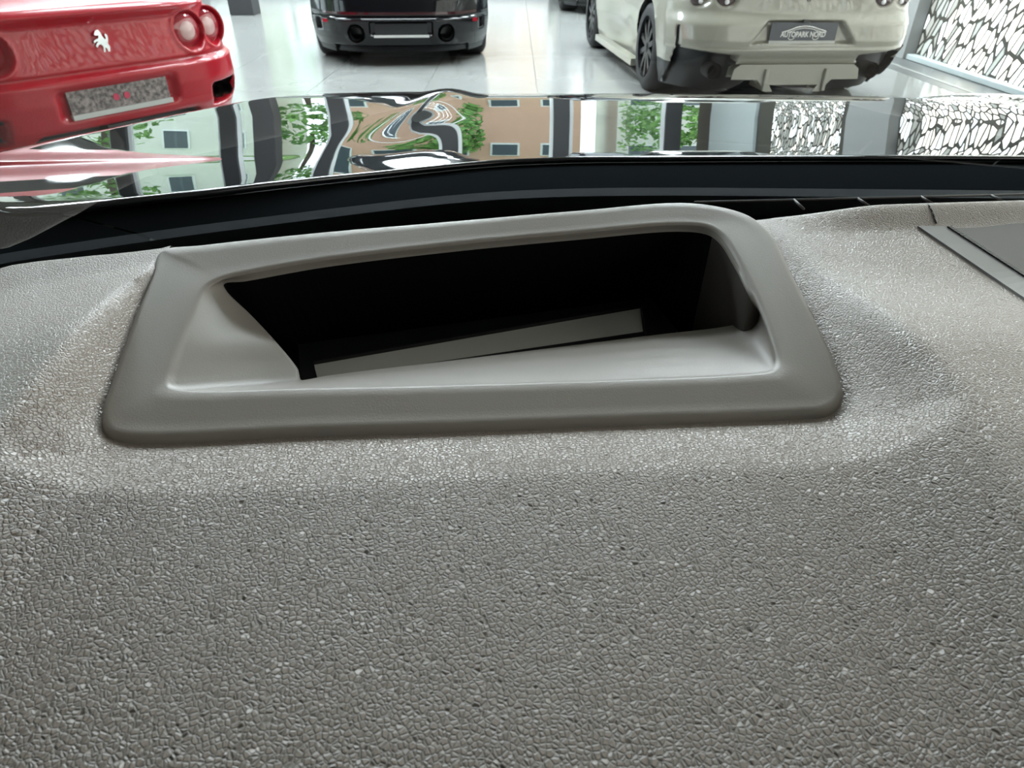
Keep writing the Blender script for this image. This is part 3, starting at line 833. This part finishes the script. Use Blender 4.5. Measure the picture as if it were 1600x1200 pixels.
red = dict(w=lambda z: float(I_(z, [.12, .25, .45, .6, .66, .80, .88, .95, 1.1, 1.19, 1.21], [.86, .92, .955, .945, .93, .88, .83, .72, .60, .50, .42])),
           yr=lambda z: float(I_(z, [.12, .3, .5, .6, .75, .86, .90, .95, 1.1, 1.19, 1.21], [.10, .03, 0, .0, .035, .06, .20, .75, 1.3, 1.75, 2.0])),
           yf=lambda z: float(I_(z, [.12, .3, .5, .6, .75, .85, .90, .95, 1.1, 1.19, 1.21], [4.35, 4.45, 4.40, 4.3, 3.9, 3.5, 3.2, 3.0, 2.7, 2.45, 2.3])),
           cr=.42, cf=1.2, pe=5, side=lambda y, z: 1 - .035 * math.exp(-((y - 2.2) / .8) ** 2) , feat=red_feat, mat=red_mat,
           z=zrows((.12, .30, .02), (.30, .86, .008), (.86, 1.21, .025)),
           wheels=[(s * .95, yw, .33, .27) for s in (-1, 1) for yw in (.95, 3.55)])
car_body(RED, red, [M['red'], M['diff'], M['carglass']], ['body_shell', 'diffuser', 'window_glass'])
for s in (-1, 1):
    for c in (.50, .695):
        y_ = rsurf(red, s * c, .73)
        L_ = obj('tail_lamp', *lathe([(.092, .0), (.090, -.012), (.075, -.026), (.045, -.034)], 28), M['lens_red'], RED, True, loc=(s * c, y_ - .002, .73))
        obj('lamp_centre', *lathe([(.046, -.033), (.034, -.040), (0.0, -.042)], 24), M['lens_mid'], L_, True)
        obj('lamp_ring', *lathe([(.091, -.0), (.099, -.03), (.106, -.034), (.108, -.0)], 32), M['red'], L_, True)
    for c in (.635, .725):
        p_ = obj('exhaust_pipe', *lathe([(.036, .0), (.036, .14), (.030, .14), (.030, .002)], 20), M['pipe'], RED, True, loc=(s * c, .10 + (.04 if c > .7 else 0), .405))
for yw in (.95, 3.55):
    for s in (-1, 1): wheel(RED, s * .94, yw, .33, .27, M['rim_silver'], s)
pl = obj('licence_plate', *boxg(-.26, .26, -.012, .0, .442, .552), M['plate_speckle'], RED, loc=(0, .0, 0))
obj('plate_strip', *boxg(-.265, .265, -.024, -.002, .420, .442), M['strip'], pl)
for dx in (-.028, .028): obj('red_dot', *[[(q[0] + dx, q[1] - .013, q[2] + .49) for q in lathe([(.016, 0), (.016, -.002), (0, -.002)], 14)[0]], lathe([(.016, 0), (.016, -.002), (0, -.002)], 14)[1]], M['dot'], pl)
horse(RED, 0, rsurf(red, 0, .72) - .002, .72, .062, M['chrome'])
# inner diffuser block
obj('undertray', *boxg(-.5, .5, .12, .5, .16, .33), M['diff'], RED)
obj('rear_fog_lamp', *boxg(-.09, .09, .03, .12, .25, .36), M['diff'], RED)

# --- cream white coupe
WHT = empty('sports_car', (2.189, 5.7695, 0), .0905)
tag(WHT, 'cream white sports car with dark plate and big diffuser beside the lit lattice wall', 'car')
def whtlow(ax):
    return .335 if ax < .485 else .405 + .055 * (ax - .5) / .48
def wht_feat(x, z):
    ax = abs(x); d = 0
    d += .020 * sstep((.455 - z) / .012) * (1 - sstep((z - .0) / .9) * 0) - .03 * sstep((.445 - z) / .08)
    d += .03 * sstep((.70 - z) / .10) 
    hw = .30 + (.635 - z) / .14 * .11
    d -= .055 * sstep((hw - ax) / .03) * sstep((.640 - z) / .015) * sstep((z - .47) / .03)
    for c in (.79, .61):
        r_ = hypot(ax - c, z - .80); d -= .025 * sstep((.088 - r_) / .02)
    if z < whtlow(ax): d -= .14 * sstep((whtlow(ax) - z) / .02) * sstep((.93 - ax) / .02)
    d -= .04 * sstep((ax - (.913 - .06 * (.60 - z))) / .008) * sstep((.930 - ax) / .008) * sstep((.60 - z) / .02)
    return d
def wht_mat(x, y, z, part):
    ax = abs(x)
    if part == 0 and z < whtlow(ax) - .008 and ax < .925: return 1
    if part == 0 and ax > .925 - .012 - .06 * (.60 - z) and z < .60 and ax < .928: return 1
    if z < .33 and y < .6: return 1
    if part == 0 and .60 < ax < .865 and .765 < z < .865: return 1
    if z > .98 and z < 1.15 and (1.2 < y < 3.2): return 2
    return 0 if z > .15 else 1
wht = dict(w=lambda z: float(I_(z, [.12, .25, .45, .6, .75, .85, .95, 1.0, 1.1, 1.19, 1.21], [.90, .95, .985, .99, .975, .94, .86, .74, .62, .52, .44])),
           yr=lambda z: float(I_(z, [.12, .3, .5, .6, .8, .90, .94, 1.0, 1.1, 1.19, 1.21], [.14, .04, 0, .02, .06, .05, .20, .9, 1.4, 1.8, 2.1])),
           yf=lambda z: float(I_(z, [.12, .3, .5, .6, .75, .85, .95, 1.0, 1.1, 1.19, 1.21], [4.5, 4.6, 4.5, 4.4, 4.0, 3.6, 3.2, 3.0, 2.75, 2.5, 2.35])),
           cr=.30, cf=1.2, pe=7, side=lambda y, z: 1 - sstep((y - .7) / .6) * (.05 * math.exp(-((y - 2.0) / .7) ** 2) + .06 * math.exp(-((y - 2.1) / .6) ** 2 - ((z - .35) / .15) ** 2)), feat=wht_feat, mat=wht_mat,
           z=zrows((.12, .30, .02), (.30, .90, .009), (.90, 1.21, .025)),
           wheels=[(s * .98, yw, .345, .29) for s in (-1, 1) for yw in (.90, 3.52)])
car_body(WHT, wht, [M['white'], M['diff'], M['carglass']], ['body_shell', 'diffuser', 'window_glass'])
for yw in (.90, 3.52):
    for s in (-1, 1): wheel(WHT, s * .975, yw, .345, .29, M['rim_dark'], s)
for s in (-1, 1):
    for c in (.79, .61):
        y_ = rsurf(wht, s * c, .80)
        L_ = obj('tail_lamp', *lathe([(.086, .01), (.086, -.010), (.070, -.022), (.03, -.028), (0, -.028)], 28), M['lens_dark'], WHT, True, loc=(s * c, y_ - .002, .80))
        obj('lamp_led', *lathe([(.018, -.028), (.012, -.036), (0, -.036)], 14), M['led'], L_, True, loc=(0, 0, -.045))
    obj('exhaust_pipe', *lathe([(.060, .0), (.060, .16), (.050, .16), (.050, .002)], 24), M['pipe'], WHT, True, loc=(s * .64, .03, .285))
    obj('side_skirt', *boxg(min(s * .90, s * .985), max(s * .90, s * .985), 1.32, 3.1, .13, .19), M['white'], WHT)
    sv_ = [(s * .93, 1.30, .19), (s * .99, 1.32, .13), (s * .93, 1.42, .13), (s * .93, 1.42, .30), (s * .985, 1.40, .26)]
pl = obj('licence_plate', *boxg(-.26, .26, -.010, .003, .492, .612), M['plate_dark'], WHT, loc=(0, .012, .012))
obj('plate_strip', *boxg(-.262, .262, -.016, .0, .466, .491), M['strip'], pl)
text_mesh('AUTOPARK NORD', .052, M['print'], pl, (0, -.0115, .532), bold=.0012, sx=.80)
arc = [(-.17, .548), (-.12, .560), (-.06, .582), (.0, .590), (.06, .584), (.12, .568), (.17, .556), (.175, .548)]
obj('car_outline', *merge(*[tubeg((a[0], -.0115, a[1]), (b[0], -.0115, b[1]), .0038, 6) for a, b in zip(arc[:-1], arc[1:])], *[tubeg((a[0], -.0115, a[1] - .013), (b[0], -.0115, b[1] - .013), .0028, 6) for a, b in zip(arc[1:-2], arc[2:-1])]), M['print'], pl)
for dx in (-.09, .10):
    obj('wheel_outline', *merge(*[tubeg((dx + .024 * cos(pi + pi * i / 8), -.0115, .514 + .016 * sin(pi + pi * i / 8)), (dx + .024 * cos(pi + pi * (i + 1) / 8), -.0115, .514 + .016 * sin(pi + pi * (i + 1) / 8)), .003, 6) for i in range(8)]), M['print'], pl)
horse(WHT, .0, rsurf(wht, 0, .80) - .002, .80, .055, M['diff'])
obj('camera_eye', *boxg(-.022, .022, -.03, .0, .625, .645), M['diff'], WHT, loc=(0, .02, 0))
# diffuser lip and fins
lip = [(-.50, .245), (-.49, .30), (-.45, .328), (.45, .328), (.49, .30), (.50, .245), (.30, .243), (.285, .235), (.22, .155), (.185, .155), (.22, .205), (-.22, .205), (-.185, .155), (-.22, .155), (-.285, .235), (-.30, .243)]
lp = bevel_obj(obj('diffuser_lip', *ext_poly(lip, -.02, .10), M['white'], WHT), .012, 3)
for x in (-.24, .24):
    bevel_obj(obj('diffuser_fin', *boxg(x - .014, x + .014, -.045, .30, .15, .31), M['white'], WHT), .006)

# --- black coupe
BLK = empty('sports_car', (-1.141, 7.601, 0), .1335)
tag(BLK, 'black sports car with rounded tail parked between the red and white cars', 'car')
def blk_feat(x, z):
    ax = abs(x)
    d = .03 * sstep((.46 - z) / .03) - .015 * math.exp(-((z - .465) / .012) ** 2)
    d -= .04 * box_mask(x, z, -.33, .33, .28, .43, .03)
    r_ = hypot(ax - .45, z - .31); d -= .08 * sstep((.085 - r_) / .015)
    if z < .20 and ax < .68: d -= .10 * sstep((.20 - z) / .03)
    d -= .05 * box_mask(ax, z, .80, .87, .32, .44, .02)
    return d
def blk_mat(x, y, z, part):
    ax = abs(x)
    if part == 0 and z < .19: return 1
    if part == 0 and hypot(ax - .45, z - .31) < .072: return 1
    if z > .98 and z < 1.22 and (.5 < y < 3.1): return 2
    return 0 if z > .16 else 1
blk = dict(w=lambda z: float(I_(z, [.12, .25, .4, .6, .75, .85, .95, 1.0, 1.15, 1.27, 1.30], [.86, .905, .925, .925, .90, .87, .80, .72, .62, .50, .42])),
           yr=lambda z: float(I_(z, [.12, .3, .45, .6, .75, .85, .95, 1.05, 1.2, 1.27, 1.30], [.12, .02, 0, .03, .07, .16, .45, .75, 1.25, 1.7, 2.0])),
           yf=lambda z: float(I_(z, [.12, .3, .5, .6, .75, .85, .95, 1.0, 1.15, 1.27, 1.30], [4.4, 4.5, 4.45, 4.35, 4.1, 3.7, 3.2, 3.0, 2.75, 2.5, 2.3])),
           cr=.55, cf=1.1, pe=4, side=lambda y, z: 1 - .04 * math.exp(-((y - 2.2) / .7) ** 2), feat=blk_feat, mat=blk_mat,
           z=zrows((.12, .20, .02), (.20, .60, .010), (.60, 1.30, .025)),
           wheels=[(s * .92, yw, .35, .31) for s in (-1, 1) for yw in (.95, 3.4)])
car_body(BLK, blk, [M['carblack'], M['diff'], M['carglass']], ['body_shell', 'rear_valance', 'window_glass'])
for yw in (.95, 3.4):
    for s in (-1, 1): wheel(BLK, s * .915, yw, .35, .31, M['rim_dark'], s)
lb = []
for i in range(40):
    xa, xb = -.78 + 1.56 * i / 40, -.78 + 1.56 * (i + 1) / 40
    lb.append(([(xa, rsurf(blk, xa, .488) - .012, .477), (xb, rsurf(blk, xb, .488) - .012, .477), (xb, rsurf(blk, xb, .488) - .012, .499), (xa, rsurf(blk, xa, .488) - .012, .499),
                (xa, rsurf(blk, xa, .488) + .02, .477), (xb, rsurf(blk, xb, .488) + .02, .477), (xb, rsurf(blk, xb, .488) + .02, .499), (xa, rsurf(blk, xa, .488) + .02, .499)], [(0, 1, 2, 3), (0, 4, 5, 1), (3, 2, 6, 7)]))
obj('light_bar', *merge(*lb), M['lens_dark'], BLK)
for s in (-1, 1):
    y_ = rsurf(blk, s * .74, .42)
    obj('reflector', *boxg(-.06, .06, -.012, .02, -.014, .014), M['lens_red'], BLK, loc=(s * .72, y_, .415), rot=(0, 0, s * .35))
    obj('exhaust_pipe', *lathe([(.066, .0), (.066, .14), (.058, .14), (.058, .002)], 24), M['pipe'], BLK, True, loc=(s * .45, .0, .31))
pl = obj('licence_plate', *boxg(-.26, .26, -.008, .004, .298, .40), M['diff'], BLK, loc=(0, .008, 0))
obj('plate_strip', *boxg(-.275, .275, -.016, .0, .276, .298), M['strip'], pl)
# the same kind of car further back, behind the white one
fc = copy_tree(BLK); fc.location = (1.72, 12.75, 0); fc.rotation_euler = (0, 0, .03)
tag(fc, 'black car far back, half hidden behind the white car', 'car')

# ------------------------------------------------------------------ outside things
building(-9, 3, 34, 42, 9, M['pinkwall'], 'salmon rendered house across the street', 5, 2)
building(5, 22, 36, 46, 11, M['palewall'], 'pale apartment block across the street', 7, 3)
building(-36, -13, 36, 44, 9.5, M['palewall'], 'long pale house across the street, left of the salmon one', 8, 2)
building(-40, -24, 2, 12, 8, M['palewall'], 'pale low house beyond the left windows', 5, 2)
for x, y, h, r, l in ((-7.5, 26, 3.6, 2.2, 'round green tree left of the salmon house'), (-3.2, 31.5, 3.0, 1.8, 'small green tree before the salmon house'), (6.5, 31.5, 3.6, 2.2, 'green street tree before the pale block'),
                      (-19, 7, 3.4, 2.6, 'green tree beyond the left windows'), (-18.5, 15.5, 3.8, 2.8, 'broad green tree past the left corner'), (-14, 24, 3.6, 2.6, 'leafy green tree outside the front left corner')):
    tree(x, y, h, r, l)
